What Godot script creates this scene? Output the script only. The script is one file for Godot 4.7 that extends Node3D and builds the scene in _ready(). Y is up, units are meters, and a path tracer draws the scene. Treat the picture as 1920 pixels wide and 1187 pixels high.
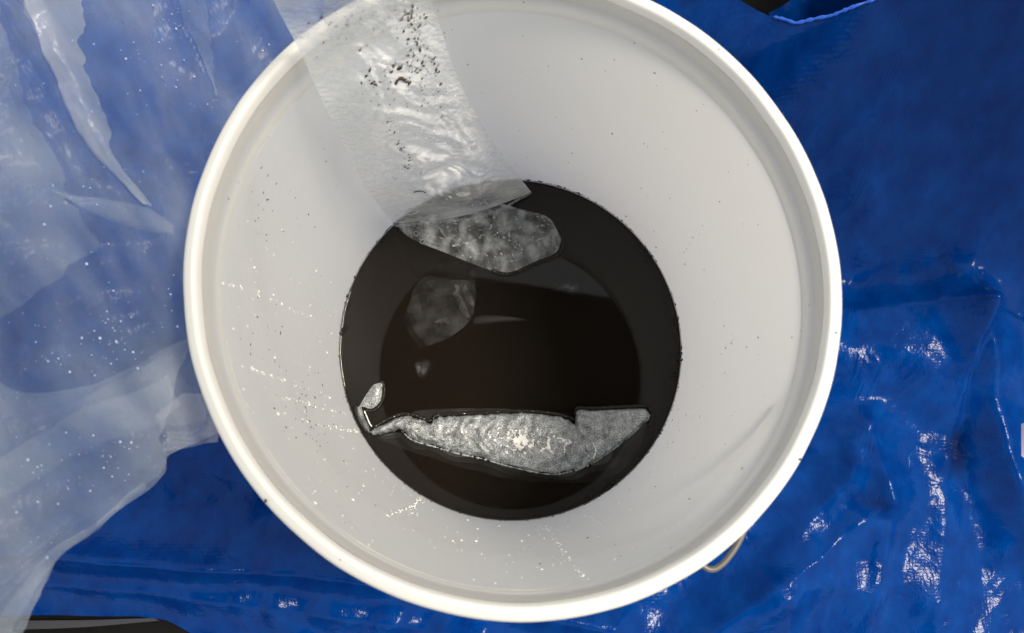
extends Node3D
# A white bucket of dark water on a blue tarp, seen from above, with clear plastic bags in it and beside it.

const BUCKET_H := 0.37
const WATER_Y := 0.088

var rng := RandomNumberGenerator.new()
var taken := {}
var n_soft := FastNoiseLite.new()
var n_ridge := FastNoiseLite.new()
var n_warp := FastNoiseLite.new()
var ridges: Array = []
var M := {}


func _ready() -> void:
	rng.seed = 20417
	# ---- camera, sky, sun, exposure
	var cam := Camera3D.new()
	cam.name = "camera"
	add_child(cam)
	cam.transform = Transform3D(Basis(Vector3(0.99999, 0.00484, 0.00073), Vector3(0, 0.14993, -0.98870), Vector3(-0.00490, 0.98868, 0.14993)).orthonormalized(), Vector3(-0.0021, 0.7527, 0.0781))
	var lens := CameraAttributesPhysical.new()
	lens.frustum_focal_length = 32.35
	lens.frustum_focus_distance = 0.62
	lens.frustum_near = 0.02
	lens.frustum_far = 200.0
	lens.exposure_aperture = 14.0
	cam.attributes = lens
	cam.current = true
	var env := Environment.new()
	env.background_mode = Environment.BG_SKY
	var sky := Sky.new()
	var sm := ProceduralSkyMaterial.new()
	sm.sky_top_color = Color(0.57, 0.58, 0.59)
	sm.sky_horizon_color = Color(0.57, 0.575, 0.58)
	sm.sky_curve = 0.3
	sm.ground_bottom_color = Color(0.30, 0.29, 0.28)
	sm.ground_horizon_color = Color(0.45, 0.45, 0.44)
	sky.sky_material = sm
	env.sky = sky
	env.tonemap_mode = Environment.TONE_MAPPER_LINEAR
	env.tonemap_exposure = 2.8
	env.sdfgi_enabled = true
	env.ssao_enabled = true
	env.ssil_enabled = true
	var we := WorldEnvironment.new()
	we.name = "world_environment"
	we.environment = env
	add_child(we)
	var sun := DirectionalLight3D.new()
	sun.name = "sun"
	sun.light_energy = 0.5
	sun.light_color = Color(1.0, 0.96, 0.90)
	sun.light_angular_distance = 14.0
	sun.shadow_enabled = true
	add_child(sun)
	sun.look_at_from_position(Vector3.ZERO, Vector3(-0.42, -0.89, 0.10))
	sun.position = Vector3(0, 4, 0)

	n_soft.noise_type = FastNoiseLite.TYPE_SIMPLEX_SMOOTH
	n_soft.seed = 3
	n_soft.frequency = 1.0
	n_soft.fractal_octaves = 3
	n_ridge.noise_type = FastNoiseLite.TYPE_SIMPLEX_SMOOTH
	n_ridge.seed = 11
	n_ridge.frequency = 1.0
	n_ridge.fractal_type = FastNoiseLite.FRACTAL_RIDGED
	n_ridge.fractal_octaves = 3
	n_warp.noise_type = FastNoiseLite.TYPE_SIMPLEX_SMOOTH
	n_warp.seed = 29
	n_warp.frequency = 1.0
	n_warp.fractal_type = FastNoiseLite.FRACTAL_NONE

	make_materials()
	make_ground()
	make_tarp()
	make_roof()
	make_barrel()
	make_bucket()
	make_water()
	make_hanging_bag()
	make_floating_bag()
	make_large_bag()
	make_small_things()


# ---------------------------------------------------------------- helpers
func thing(called: String, label: String, category: String, at := Vector3.ZERO) -> Node3D:
	var o := Node3D.new()
	o.name = called
	o.position = at
	o.set_meta("label", label)
	o.set_meta("category", category)
	add_child(o)
	return o


func part(called: String, m: Mesh, mat: Material, parent: Node3D, stuff := false, label := "") -> MeshInstance3D:
	var o := MeshInstance3D.new()
	var n := called
	var k := 1
	while parent.has_node(NodePath(n)):
		n = "%s_%03d" % [called, k]
		k += 1
	o.name = n
	o.mesh = m
	o.material_override = mat
	o.cast_shadow = GeometryInstance3D.SHADOW_CASTING_SETTING_ON
	if stuff:
		o.set_meta("kind", "stuff")
	if label:
		o.set_meta("label", label)
	parent.add_child(o, true)
	return o


func cr(pts: Array, t: float) -> Variant:
	# Catmull-Rom through the points, t from 0 to 1
	var n := pts.size() - 1
	var f := clampf(t, 0.0, 1.0) * n
	var i := mini(int(f), n - 1)
	f -= i
	var b = pts[i]
	var c = pts[i + 1]
	var a = pts[i - 1] if i > 0 else b * 2.0 - c
	var d = pts[i + 2] if i + 2 <= n else c * 2.0 - b
	return 0.5 * (b * 2.0 + (c - a) * f + (a * 2.0 - b * 5.0 + c * 4.0 - d) * f * f + (b * 3.0 - a - c * 3.0 + d) * f * f * f)


func grid(nu: int, nv: int, at: Callable, uv_at: Callable) -> ArrayMesh:
	# a sheet of nu x nv cells; at(u, v) gives its points
	var w := nu + 1
	var pos := PackedVector3Array()
	pos.resize(w * (nv + 1))
	var uv := PackedVector2Array()
	uv.resize(pos.size())
	for j in nv + 1:
		for i in w:
			var p: Vector3 = at.call(float(i) / nu, float(j) / nv)
			pos[j * w + i] = p
			uv[j * w + i] = uv_at.call(p, float(i) / nu, float(j) / nv)
	return sheet(pos, uv, nu, nv)


func sheet(pos: PackedVector3Array, uv: PackedVector2Array, nu: int, nv: int, closed := false) -> ArrayMesh:
	var w := nu + 1
	var nor := PackedVector3Array()
	nor.resize(pos.size())
	for j in nv + 1:
		for i in w:
			var i0 := maxi(i - 1, 0)
			var i1 := mini(i + 1, nu)
			if closed and i == 0:
				i0 = nu - 1
			if closed and i == nu:
				i0 = nu - 1
				i1 = 1
			elif closed and i == 0:
				i1 = 1
			var du := pos[j * w + i1] - pos[j * w + i0]
			var dv := pos[mini(j + 1, nv) * w + i] - pos[maxi(j - 1, 0) * w + i]
			var n := dv.cross(du)
			nor[j * w + i] = n.normalized() if n.length_squared() > 1e-20 else Vector3.UP
	var idx := PackedInt32Array()
	idx.resize(nu * nv * 6)
	var k := 0
	for j in nv:
		for i in nu:
			var a := j * w + i
			idx[k] = a
			idx[k + 1] = a + 1
			idx[k + 2] = a + w
			idx[k + 3] = a + 1
			idx[k + 4] = a + w + 1
			idx[k + 5] = a + w
			k += 6
	var arr := []
	arr.resize(Mesh.ARRAY_MAX)
	arr[Mesh.ARRAY_VERTEX] = pos
	arr[Mesh.ARRAY_NORMAL] = nor
	arr[Mesh.ARRAY_TEX_UV] = uv
	arr[Mesh.ARRAY_INDEX] = idx
	var m := ArrayMesh.new()
	m.add_surface_from_arrays(Mesh.PRIMITIVE_TRIANGLES, arr)
	return m


func ruled(a: Array, b: Array, nu: int, nv: int, bump: Callable, scale := 0.25) -> ArrayMesh:
	# a sheet between two edge curves; bump(p, u, v) gives an offset
	var ca := []
	var cb := []
	for j in nv + 1:
		ca.append(cr(a, float(j) / nv))
		cb.append(cr(b, float(j) / nv))
	return grid(nu, nv,
		func(u, v):
			var j := int(round(v * nv))
			var p: Vector3 = ca[j].lerp(cb[j], u)
			return p + bump.call(p, u, v),
		func(p, _u, _v): return Vector2(p.x, p.z + p.y * 0.6) / scale)


func patchy(nu: int, nv: int, at: Callable, keep: Callable) -> ArrayMesh:
	# only those cells of a sheet that keep(u, v) picks: ragged scraps
	var st := SurfaceTool.new()
	st.begin(Mesh.PRIMITIVE_TRIANGLES)
	st.set_smooth_group(0)
	for j in nv:
		for i in nu:
			if not keep.call((i + 0.5) / nu, (j + 0.5) / nv):
				continue
			var a: Vector3 = at.call(float(i) / nu, float(j) / nv)
			var b: Vector3 = at.call(float(i + 1) / nu, float(j) / nv)
			var c: Vector3 = at.call(float(i + 1) / nu, float(j + 1) / nv)
			var d: Vector3 = at.call(float(i) / nu, float(j + 1) / nv)
			for p in [a, b, d, b, c, d]:
				st.set_uv(Vector2(p.x, p.z) / 0.1)
				st.add_vertex(p)
	st.index()
	st.generate_normals()
	return st.commit()


func tube(pts: Array, r: float, steps: int, sides := 10, wobble := 0.0) -> ArrayMesh:
	var line := []
	for k in steps + 1:
		line.append(cr(pts, float(k) / steps))
	var pos := PackedVector3Array()
	var uv := PackedVector2Array()
	var side := Vector3.ZERO
	for k in line.size():
		var dir: Vector3 = (line[mini(k + 1, steps)] - line[maxi(k - 1, 0)]).normalized()
		if side == Vector3.ZERO:
			side = dir.cross(Vector3(0.13, 0.97, 0.21)).normalized()
		side = (side - dir * side.dot(dir)).normalized()
		var other := dir.cross(side)
		var rr := r * (1.0 + wobble * n_warp.get_noise_2d(k * 0.7, r * 9000.0))
		if k == 0 or k == steps:
			rr *= 0.35
		for i in sides + 1:
			var a := TAU * i / sides
			pos.append(line[k] + (side * cos(a) + other * sin(a)) * rr)
			uv.append(Vector2(float(i) / sides, float(k) / steps))
	return sheet(pos, uv, sides, steps, true)


func blobs(places: Array) -> ArrayMesh:
	# many little rounded grains or drops in one mesh: [position, radii, normal, turn]
	var s := SphereMesh.new()
	s.radius = 1.0
	s.height = 2.0
	s.radial_segments = 8
	s.rings = 4
	var st := SurfaceTool.new()
	st.begin(Mesh.PRIMITIVE_TRIANGLES)
	for p in places:
		var up: Vector3 = p[2]
		var x := up.cross(Vector3(0.31, 0.17, 0.93)).normalized()
		var z := x.cross(up).normalized()
		var b := Basis(x, up, z).rotated(up, p[3])
		var r: Vector3 = p[1]
		st.append_from(s, 0, Transform3D(Basis(b.x * r.x, b.y * r.y, b.z * r.z), p[0]))
	return st.commit()


func crumple(p: Vector2, seed_: float, freq: float) -> float:
	# sharp creases between nearly flat facets, the way thin plastic crumples
	var h := 0.0
	var q := p * freq
	q += Vector2(n_warp.get_noise_2d(q.x * 0.6 + seed_, q.y * 0.6), n_warp.get_noise_2d(q.y * 0.6 - seed_, q.x * 0.6 + 7.0)) * 0.55
	for k in 6:
		var a := seed_ * 1.7 + k * 2.39996
		var f := 1.0 + 0.37 * k
		var t := q.dot(Vector2(cos(a), sin(a))) * f + k * 0.37 + seed_
		var strength := n_warp.get_noise_2d(q.x * 0.5 + k * 31.7 + seed_, q.y * 0.5 - k * 12.1) + 0.25
		if strength > 0.0:
			h += (absf(fposmod(t, 1.0) - 0.5) - 0.25) * strength / f
	return h


# ---------------------------------------------------------------- materials
func noise_image(size: int, freq: float, octaves: int, kind: int, seed_: int) -> Image:
	var n := FastNoiseLite.new()
	n.noise_type = FastNoiseLite.TYPE_SIMPLEX_SMOOTH
	n.seed = seed_
	n.frequency = freq
	n.fractal_type = kind
	n.fractal_octaves = octaves
	return n.get_seamless_image(size, size, false, false, 0.15)


func mapped(src: Image, from: Color, to: Color, power := 1.0) -> ImageTexture:
	var w := src.get_width()
	var out := Image.create(w, w, false, Image.FORMAT_RGBA8)
	for y in w:
		for x in w:
			out.set_pixel(x, y, from.lerp(to, pow(src.get_pixel(x, y).r, power)))
	return ImageTexture.create_from_image(out)


func std(color: Color, rough: float, spec := 0.5) -> StandardMaterial3D:
	var m := StandardMaterial3D.new()
	m.albedo_color = color
	m.roughness = rough
	m.metallic_specular = spec
	m.cull_mode = BaseMaterial3D.CULL_DISABLED
	return m


func pane(tint: Color, bump: Texture2D, rough: float, glow: float, bump_size: float) -> StandardMaterial3D:
	# clear film: it lets light pass, mirrors as plastic does and scatters a little
	var m := std(tint, rough, 0.5)
	m.transparency = BaseMaterial3D.TRANSPARENCY_ALPHA
	m.backlight_enabled = true
	m.backlight = Color(glow, glow, glow)
	m.heightmap_enabled = true
	m.heightmap_texture = bump
	m.heightmap_scale = bump_size
	return m


func film(tex: Texture2D, bump: Texture2D, tint: Color, rough: float, bump_size: float) -> StandardMaterial3D:
	var m := std(tint, rough, 1.0)
	m.transparency = BaseMaterial3D.TRANSPARENCY_ALPHA
	m.albedo_texture = tex
	m.backlight_enabled = true
	m.backlight = Color(0.8, 0.8, 0.8)
	m.heightmap_enabled = true
	m.heightmap_texture = bump
	m.heightmap_scale = bump_size
	return m


func make_materials() -> void:
	# woven tarp: tapes over and under one another
	var w := 1024
	var hi := Image.create(w, w, false, Image.FORMAT_RGBA8)
	var tape := []
	for k in 16:
		tape.append(sin(PI * (k + 0.5) / 16.0))
	for y in w:
		for x in w:
			var over := (x / 16 + y / 16) % 2 == 0
			var a: float = tape[x % 16]
			var b: float = tape[y % 16]
			var h := (0.4 + 0.6 * b) * sqrt(a) if over else (0.4 + 0.6 * a) * sqrt(b)
			hi.set_pixel(x, y, Color(h, h, h))
	hi.bump_map_to_normal_map(3.0)
	var weave := ImageTexture.create_from_image(hi)
	var crinkle := ImageTexture.create_from_image(noise_image(1024, 0.008, 6, FastNoiseLite.FRACTAL_RIDGED, 5))
	var fine := ImageTexture.create_from_image(noise_image(1024, 0.03, 4, FastNoiseLite.FRACTAL_FBM, 8))
	var t := std(Color(0.0, 0.0, 0.0), 0.18, 0.25)
	t.albedo_color = Color(1, 1, 1)
	t.albedo_texture = mapped(noise_image(512, 0.012, 5, FastNoiseLite.FRACTAL_FBM, 9), Color(0.0, 0.17, 0.43), Color(0.0, 0.235, 0.52))
	t.normal_enabled = true
	t.normal_texture = weave
	t.normal_scale = 0.10
	t.heightmap_enabled = true
	t.heightmap_texture = crinkle
	t.heightmap_scale = 0.045
	M.tarp = t
	M.hem = std(Color(0.10, 0.36, 0.80), 0.25, 0.6)

	var b := std(Color(0.970, 0.960, 0.930), 0.38, 0.45)
	b.backlight_enabled = true
	b.backlight = Color(0.95, 0.945, 0.93)
	b.heightmap_enabled = true
	b.heightmap_texture = fine
	b.heightmap_scale = 0.012
	M.bucket = b
	M.rim = std(Color(0.93, 0.92, 0.89), 0.33, 0.5)
	M.wire = std(Color(0.40, 0.39, 0.37), 0.45, 0.6)
	M.wire.metallic = 0.2
	M.dirt = std(Color(0.27, 0.22, 0.17), 0.8)
	M.black_dirt = std(Color(0.06, 0.055, 0.05), 0.7)
	M.milk = std(Color(0.95, 0.95, 0.93), 0.32, 0.6)
	M.tide = std(Color(0.30, 0.28, 0.25), 0.6)
	M.droplet = std(Color(0.82, 0.88, 1.0), 0.1, 0.8)
	M.wrinkle = pane(Color(0.98, 0.99, 1.0, 0.42), fine, 0.16, 0.3, 0.02)
	M.lip = std(Color(0.14, 0.125, 0.105), 0.03, 0.354)
	M.pale = std(Color(0.55, 0.57, 0.57), 0.3, 0.7)
	M.scuff = std(Color(0.45, 0.44, 0.42), 0.7)

	var wa := std(Color(0.10, 0.088, 0.075, 0.45), 0.03, 0.354)
	wa.transparency = BaseMaterial3D.TRANSPARENCY_ALPHA
	M.water = wa
	var mk := std(Color(0.19, 0.165, 0.13, 0.34), 0.2, 0.0)
	mk.transparency = BaseMaterial3D.TRANSPARENCY_ALPHA
	M.murk = mk
	M.silt = std(Color(0.18, 0.155, 0.12), 0.9, 0.1)
	var drop := std(Color(1, 1, 1, 0.0), 0.02)
	drop.transparency = BaseMaterial3D.TRANSPARENCY_ALPHA
	drop.refraction_enabled = true
	drop.refraction_scale = 0.033
	M.drop = drop

	var haze := noise_image(512, 0.008, 5, FastNoiseLite.FRACTAL_FBM, 14)
	haze.adjust_bcs(1.0, 1.2, 1.0)
	var cloudy0 := noise_image(512, 0.016, 4, FastNoiseLite.FRACTAL_FBM, 44)
	cloudy0.adjust_bcs(1.0, 1.1, 1.0)
	M.big_film = film(mapped(haze, Color(0.82, 0.89, 0.94, 0.12), Color(0.91, 0.95, 0.97, 0.36)), fine, Color(1, 1, 1), 0.28, 0.05)
	M.big_film.backlight = Color(1, 1, 1)
	M.big_fold = film(mapped(haze, Color(0.85, 0.90, 0.94, 0.08), Color(0.92, 0.95, 0.97, 0.30)), fine, Color(1, 1, 1), 0.25, 0.06)
	M.big_fold.backlight = Color(1, 1, 1)
	M.band = film(mapped(haze, Color(0.88, 0.91, 0.94, 0.22), Color(0.95, 0.96, 0.97, 0.60)), fine, Color(1, 1, 1), 0.25, 0.06)
	M.band.backlight = Color(1, 1, 1)
	M.sleeve = film(mapped(haze, Color(0.93, 0.95, 0.96, 0.28), Color(1.0, 1.0, 1.0, 0.72)), fine, Color(1, 1, 1), 0.2, 0.08)
	M.sleeve.backlight = Color(0.7, 0.7, 0.7)
	M.gathered = pane(Color(0.95, 0.96, 0.97, 0.22), fine, 0.16, 0.22, 0.08)
	M.lobe = film(mapped(cloudy0, Color(0.70, 0.72, 0.73, 0.10), Color(0.95, 0.97, 0.97, 0.62)), fine, Color(1, 1, 1), 0.2, 0.06)
	M.clear = pane(Color(0.93, 0.95, 0.98, 0.12), fine, 0.10, 0.10, 0.05)
	var grain := noise_image(512, 0.14, 3, FastNoiseLite.FRACTAL_FBM, 21)
	grain.adjust_bcs(1.0, 1.7, 1.0)
	var cloudy := noise_image(512, 0.02, 4, FastNoiseLite.FRACTAL_FBM, 33)
	for y in 512:
		for x in 512:
			var k := grain.get_pixel(x, y).r * 0.65 + (cloudy.get_pixel(x, y).r - 0.5) * 0.4 + 0.19
			grain.set_pixel(x, y, Color(k, k, k))
	var frost := mapped(grain, Color(0.12, 0.13, 0.135), Color(0.98, 1.0, 1.0))
	var f := film(frost, crinkle, Color(1, 1, 1), 0.35, 0.1)
	f.transparency = BaseMaterial3D.TRANSPARENCY_DISABLED
	f.backlight_enabled = false
	f.roughness = 0.28
	f.clearcoat_enabled = true
	f.clearcoat = 0.9
	f.clearcoat_roughness = 0.12
	M.frost = f
	M.skirt = film(mapped(haze, Color(0.45, 0.45, 0.45, 0.35), Color(0.72, 0.72, 0.71, 0.9)), fine, Color(1, 1, 1), 0.4, 0.05)


# ---------------------------------------------------------------- setting
func make_ground() -> void:
	var m := std(Color(0.11, 0.105, 0.10), 0.9, 0.3)
	m.albedo_texture = mapped(noise_image(256, 0.05, 4, FastNoiseLite.FRACTAL_FBM, 2), Color(0.7, 0.7, 0.7), Color(1, 1, 1))
	m.uv1_scale = Vector3(160, 160, 1)
	var p := PlaneMesh.new()
	p.size = Vector2(120, 120)
	var o := part("ground", p, m, self)
	o.position.y = -0.008
	o.set_meta("kind", "structure")
	o.set_meta("label", "dark ground under the edges of the blue tarp")


func make_roof() -> void:
	var r := thing("porch_roof", "dark porch roof edge mirrored in the bucket's water", "roof", Vector3(-0.30, 2.3, 0.78))
	r.rotation.y = deg_to_rad(-9)
	var m := std(Color(0.11, 0.095, 0.085), 0.8, 0.3)
	var s := BoxMesh.new()
	s.size = Vector3(1.8, 0.06, 2.5)
	part("soffit", s, m, r)
	var fb := BoxMesh.new()
	fb.size = Vector3(1.8, 0.16, 0.03)
	part("fascia", fb, std(Color(0.17, 0.15, 0.13), 0.7, 0.3), r).position = Vector3(0, 0.04, -1.268)


func make_barrel() -> void:
	# stands beyond the frame's right edge; its soft shadow darkens the tarp's upper right
	var t := thing("barrel", "dark plastic barrel standing on the ground beyond the tarp's upper right", "barrel", Vector3(0.78, -0.008, -0.37))
	var m := std(Color(0.10, 0.11, 0.13), 0.5, 0.4)
	var side := [Vector2(0.0, 0.0), Vector2(0.19, 0.0), Vector2(0.205, 0.02), Vector2(0.215, 0.2), Vector2(0.222, 0.28), Vector2(0.215, 0.30), Vector2(0.218, 0.43), Vector2(0.215, 0.56), Vector2(0.222, 0.58), Vector2(0.215, 0.62), Vector2(0.208, 0.82), Vector2(0.19, 0.85)]
	part("body", round_body(side), m, t)
	part("lid", round_body([Vector2(0.196, 0.845), Vector2(0.204, 0.85), Vector2(0.204, 0.872), Vector2(0.195, 0.876), Vector2(0.185, 0.866), Vector2(0.0, 0.866)]), m, t)


func round_body(profile: Array) -> ArrayMesh:
	var pos := PackedVector3Array()
	var uv := PackedVector2Array()
	for p in profile:
		for i in 49:
			pos.append(Vector3(cos(TAU * i / 48.0) * p.x, p.y, sin(TAU * i / 48.0) * p.x))
			uv.append(Vector2(i / 48.0, p.y))
	return sheet(pos, uv, 48, profile.size() - 1, true)


# ---------------------------------------------------------------- tarp
func add_ridge(pts: Array, amps: Array, wl: float, wr: float, list := ridges) -> void:
	var lo := Vector2(9, 9)
	var hi := Vector2(-9, -9)
	for p in pts:
		lo = lo.min(p)
		hi = hi.max(p)
	var reach := maxf(wl, wr) * 3.2
	list.append([pts, amps, wl, wr, lo - Vector2(reach, reach), hi + Vector2(reach, reach)])


func relief(list: Array, p: Vector2) -> float:
	var h := 0.0
	for r in list:
		var lo: Vector2 = r[4]
		var hi: Vector2 = r[5]
		if p.x < lo.x or p.y < lo.y or p.x > hi.x or p.y > hi.y:
			continue
		var pts: Array = r[0]
		var best := 9.0
		var amp := 0.0
		var side := 1.0
		for k in pts.size() - 1:
			var a: Vector2 = pts[k]
			var ab: Vector2 = pts[k + 1] - a
			var t := clampf((p - a).dot(ab) / ab.length_squared(), 0.0, 1.0)
			var off := p - a - ab * t
			var d := off.length()
			if d < best:
				best = d
				amp = lerpf(r[1][k], r[1][k + 1], t)
				side = ab.cross(off)
		var w: float = r[3] if side > 0.0 else r[2]
		var x := best / w
		if x < 3.2:
			h += amp * (1.0 + 0.25 * n_warp.get_noise_2d(p.x * 9.0, p.y * 9.0)) * pow(maxf(0.0, 1.0 - (sqrt(x * x + 0.03) - 0.173) / 2.2), 2.0)
	return h


func tarp_height(p: Vector2) -> float:
	var h := 0.010 + 0.008 * n_soft.get_noise_2d(p.x * 5.0, p.y * 5.0)
	h += relief(ridges, p)
	# the tarp climbs a bank towards the upper right
	var up := (p - Vector2(0.33, -0.05)).dot(Vector2(0.45, -0.893))
	h += 0.24 * smoothstep(-0.01, 0.27, up)
	var cr_ := crumple(p, 4.0, 6.0) * 0.017 + crumple(p, 9.0, 15.0) * 0.0022 + crumple(p, 15.0, 50.0) * 0.0003
	cr_ += n_ridge.get_noise_2d(p.x * 26.0, p.y * 26.0) * 0.0004
	h += cr_
	var k := smoothstep(0.137, 0.20, p.length())
	return maxf(0.0, lerpf(0.0, h, k))


func make_tarp() -> void:
	add_ridge([Vector2(0.3826, -0.0522), Vector2(0.3885, -0.0398), Vector2(0.4017, -0.0088), Vector2(0.4102, 0.0493), Vector2(0.4206, 0.1061), Vector2(0.4360, 0.1531)], [0.012, 0.028, 0.028, 0.026, 0.026, 0.02], 0.028, 0.018)
	add_ridge([Vector2(0.3867, -0.0378), Vector2(0.3801, 0.0173), Vector2(0.3686, 0.1065), Vector2(0.3525, 0.2288), Vector2(0.3446, 0.2752)], [0.008, 0.007, 0.007, 0.007, 0.007], 0.014, 0.022)
	add_ridge([Vector2(0.2985, 0.0404), Vector2(0.3058, 0.0800), Vector2(0.3091, 0.1232), Vector2(0.3063, 0.1381)], [0.004, 0.028, 0.028, 0.006], 0.024, 0.016)
	add_ridge([Vector2(0.3076, 0.0489), Vector2(0.2879, 0.0756), Vector2(0.2816, 0.1064), Vector2(0.2393, 0.1497), Vector2(0.2116, 0.1752)], [0.0, 0.018, 0.020, 0.016, 0.0], 0.020, 0.022)
	add_ridge([Vector2(0.3210, 0.1173), Vector2(0.2838, 0.1433), Vector2(0.2515, 0.1689), Vector2(0.2110, 0.1900), Vector2(0.1749, 0.2193), Vector2(0.1479, 0.2462)], [0.004, 0.022, 0.022, 0.022, 0.024, 0.024], 0.020, 0.024)
	add_ridge([Vector2(0.2626, -0.0354), Vector2(0.3317, -0.0401), Vector2(0.3941, -0.0433), Vector2(0.4053, -0.0401)], [0.012, 0.022, 0.028, 0.01], 0.016, 0.060)
	add_ridge([Vector2(-0.2925, 0.0818), Vector2(-0.2562, 0.0954), Vector2(-0.2202, 0.1072), Vector2(-0.1750, 0.1320)], [0.004, 0.011, 0.010, 0.0], 0.020, 0.018)
	add_ridge([Vector2(-0.4387, 0.1605), Vector2(-0.3868, 0.1639), Vector2(-0.3262, 0.1690), Vector2(-0.2657, 0.1741), Vector2(-0.1881, 0.1796), Vector2(-0.1364, 0.1838), Vector2(-0.0245, 0.2026), Vector2(0.0823, 0.2274)], [0.036, 0.036, 0.036, 0.036, 0.034, 0.030, 0.026, 0.022], 0.026, 0.014)
	add_ridge([Vector2(-0.4396, 0.1841), Vector2(-0.3961, 0.1888), Vector2(-0.3440, 0.1934), Vector2(-0.2703, 0.2010), Vector2(-0.1709, 0.2124), Vector2(-0.0245, 0.2324)], [0.016, 0.016, 0.016, 0.016, 0.016, 0.016], 0.016, 0.014)
	add_ridge([Vector2(0.0800, -0.2402), Vector2(0.1420, -0.2315), Vector2(0.1916, -0.2272), Vector2(0.2421, -0.2405), Vector2(0.2947, -0.2808)], [0.02, 0.03, 0.035, 0.03, 0.02], 0.05, 0.022)
	add_ridge([Vector2(0.2840, -0.0101), Vector2(0.3202, -0.0055), Vector2(0.3551, 0.0173), Vector2(0.3743, 0.0623)], [0.012, 0.016, 0.014, 0.0], 0.03, 0.04)
	add_ridge([Vector2(0.1832, 0.2285), Vector2(0.2192, 0.2006), Vector2(0.2635, 0.1901), Vector2(0.2975, 0.2049)], [0.01, 0.016, 0.014, 0.0], 0.02, 0.03)
	add_ridge([Vector2(0.2324, 0.1766), Vector2(0.2287, 0.2065), Vector2(0.2242, 0.2361)], [0.0, 0.010, 0.012], 0.012, 0.02)
	add_ridge([Vector2(0.3316, 0.0935), Vector2(0.3142, 0.1507), Vector2(0.3022, 0.1981), Vector2(0.2899, 0.2529)], [0.0, 0.010, 0.010, 0.010], 0.012, 0.026)
	add_ridge([Vector2(0.3042, -0.1255), Vector2(0.3505, -0.1110), Vector2(0.3986, -0.1207), Vector2(0.4542, -0.1062)], [0.006, 0.008, 0.008, 0.006], 0.03, 0.02)
	add_ridge([Vector2(0.2880, -0.1747), Vector2(0.2997, -0.1304), Vector2(0.3021, -0.0917)], [0.006, 0.010, 0.006], 0.012, 0.016)
	var top := [Vector2(-0.9, -0.52), Vector2(-0.2, -0.50), Vector2(0.05, -0.40), Vector2(0.138, -0.28), Vector2(0.176509, -0.262902), Vector2(0.196679, -0.246518), Vector2(0.215953, -0.237683), Vector2(0.239776, -0.238879), Vector2(0.268345, -0.246743), Vector2(0.290041, -0.258791), Vector2(0.30, -0.30), Vector2(0.36, -0.42), Vector2(0.6, -0.52), Vector2(0.95, -0.52)]
	var bottom := [Vector2(-0.8141, 0.2049), Vector2(-0.5073, 0.2138), Vector2(-0.4196, 0.2165), Vector2(-0.3671, 0.2174), Vector2(-0.3145, 0.2183), Vector2(-0.2880, 0.2217), Vector2(-0.2656, 0.2319), Vector2(-0.2209, 0.2520), Vector2(-0.1112, 0.2893), Vector2(0.0614, 0.3262), Vector2(0.4140, 0.3351), Vector2(0.6645, 0.3357)]
	var nx := 640
	var nz := 330
	var x0 := -0.80
	var x1 := 0.86
	var pos := PackedVector3Array()
	pos.resize((nx + 1) * (nz + 1))
	var uv := PackedVector2Array()
	uv.resize(pos.size())
	for i in nx + 1:
		var x := lerpf(x0, x1, float(i) / nx)
		var za := along(top, x)
		var zb := along(bottom, x)
		for j in nz + 1:
			var z := lerpf(za, zb, float(j) / nz)
			pos[j * (nx + 1) + i] = Vector3(x, tarp_height(Vector2(x, z)), z)
			uv[j * (nx + 1) + i] = Vector2(x, z) / 0.168
	var t := thing("blue_tarp", "blue woven plastic tarp spread in glossy folds under the white bucket", "tarp")
	part("sheet", sheet(pos, uv, nx, nz), M.tarp, t)
	var rim := []
	for k in 60:
		var x := lerpf(0.20, 0.42, k / 59.0)
		var z := along(top, x)
		rim.append(Vector3(x, tarp_height(Vector2(x, z)) + 0.0006, z))
	part("hem", tube(rim, 0.0013, 120, 8, 0.5), M.hem, t, false, "pale frayed edge of the tarp sagging at the top")
	# the layer of the tarp that is folded under, seen past the sagging edge
	var ua := [Vector3(0.2110, 0.1000, -0.2716), Vector3(0.2245, 0.1000, -0.2800), Vector3(0.2428, 0.1000, -0.2941), Vector3(0.2849, 0.1000, -0.3361)]
	var ub := [Vector3(0.2490, 0.0600, -0.2372), Vector3(0.3139, 0.0600, -0.2470), Vector3(0.3722, 0.0600, -0.2863), Vector3(0.4435, 0.0600, -0.3567)]
	part("folded_layer", ruled(ua, ub, 60, 40, func(p, _u, _v): return Vector3(0, 0.004 * crumple(Vector2(p.x, p.z), 2.0, 20.0), 0), 0.168), M.tarp, t)


func along(line: Array, x: float) -> float:
	for k in line.size() - 1:
		if x <= line[k + 1].x:
			var t := clampf((x - line[k].x) / (line[k + 1].x - line[k].x), 0.0, 1.0)
			return lerpf(line[k].y, line[k + 1].y, t)
	return line[line.size() - 1].y


# ---------------------------------------------------------------- bucket
func oval(r: float, y: float, a: float) -> Vector3:
	var k := r * (1.0 + 0.0166 * y / BUCKET_H * cos(2.0 * (a - 0.9907)))
	return Vector3(cos(a) * k, y, sin(a) * k)


func lathe(profile: Array, sides: int, wave := 0.0) -> ArrayMesh:
	var pos := PackedVector3Array()
	var uv := PackedVector2Array()
	var s := 0.0
	for j in profile.size():
		if j > 0:
			s += (profile[j] - profile[j - 1]).length()
		for i in sides + 1:
			var a := TAU * (i % sides) / sides
			var w := wave * n_soft.get_noise_3d(cos(a) * 2.4, profile[j].y * 9.0, sin(a) * 2.4) * minf(1.0, profile[j].y * 6.0)
			pos.append(oval(profile[j].x + w, profile[j].y, a))
			uv.append(Vector2(TAU * i / sides * 0.6366, s * 4.0))
	return sheet(pos, uv, sides, profile.size() - 1, true)


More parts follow.
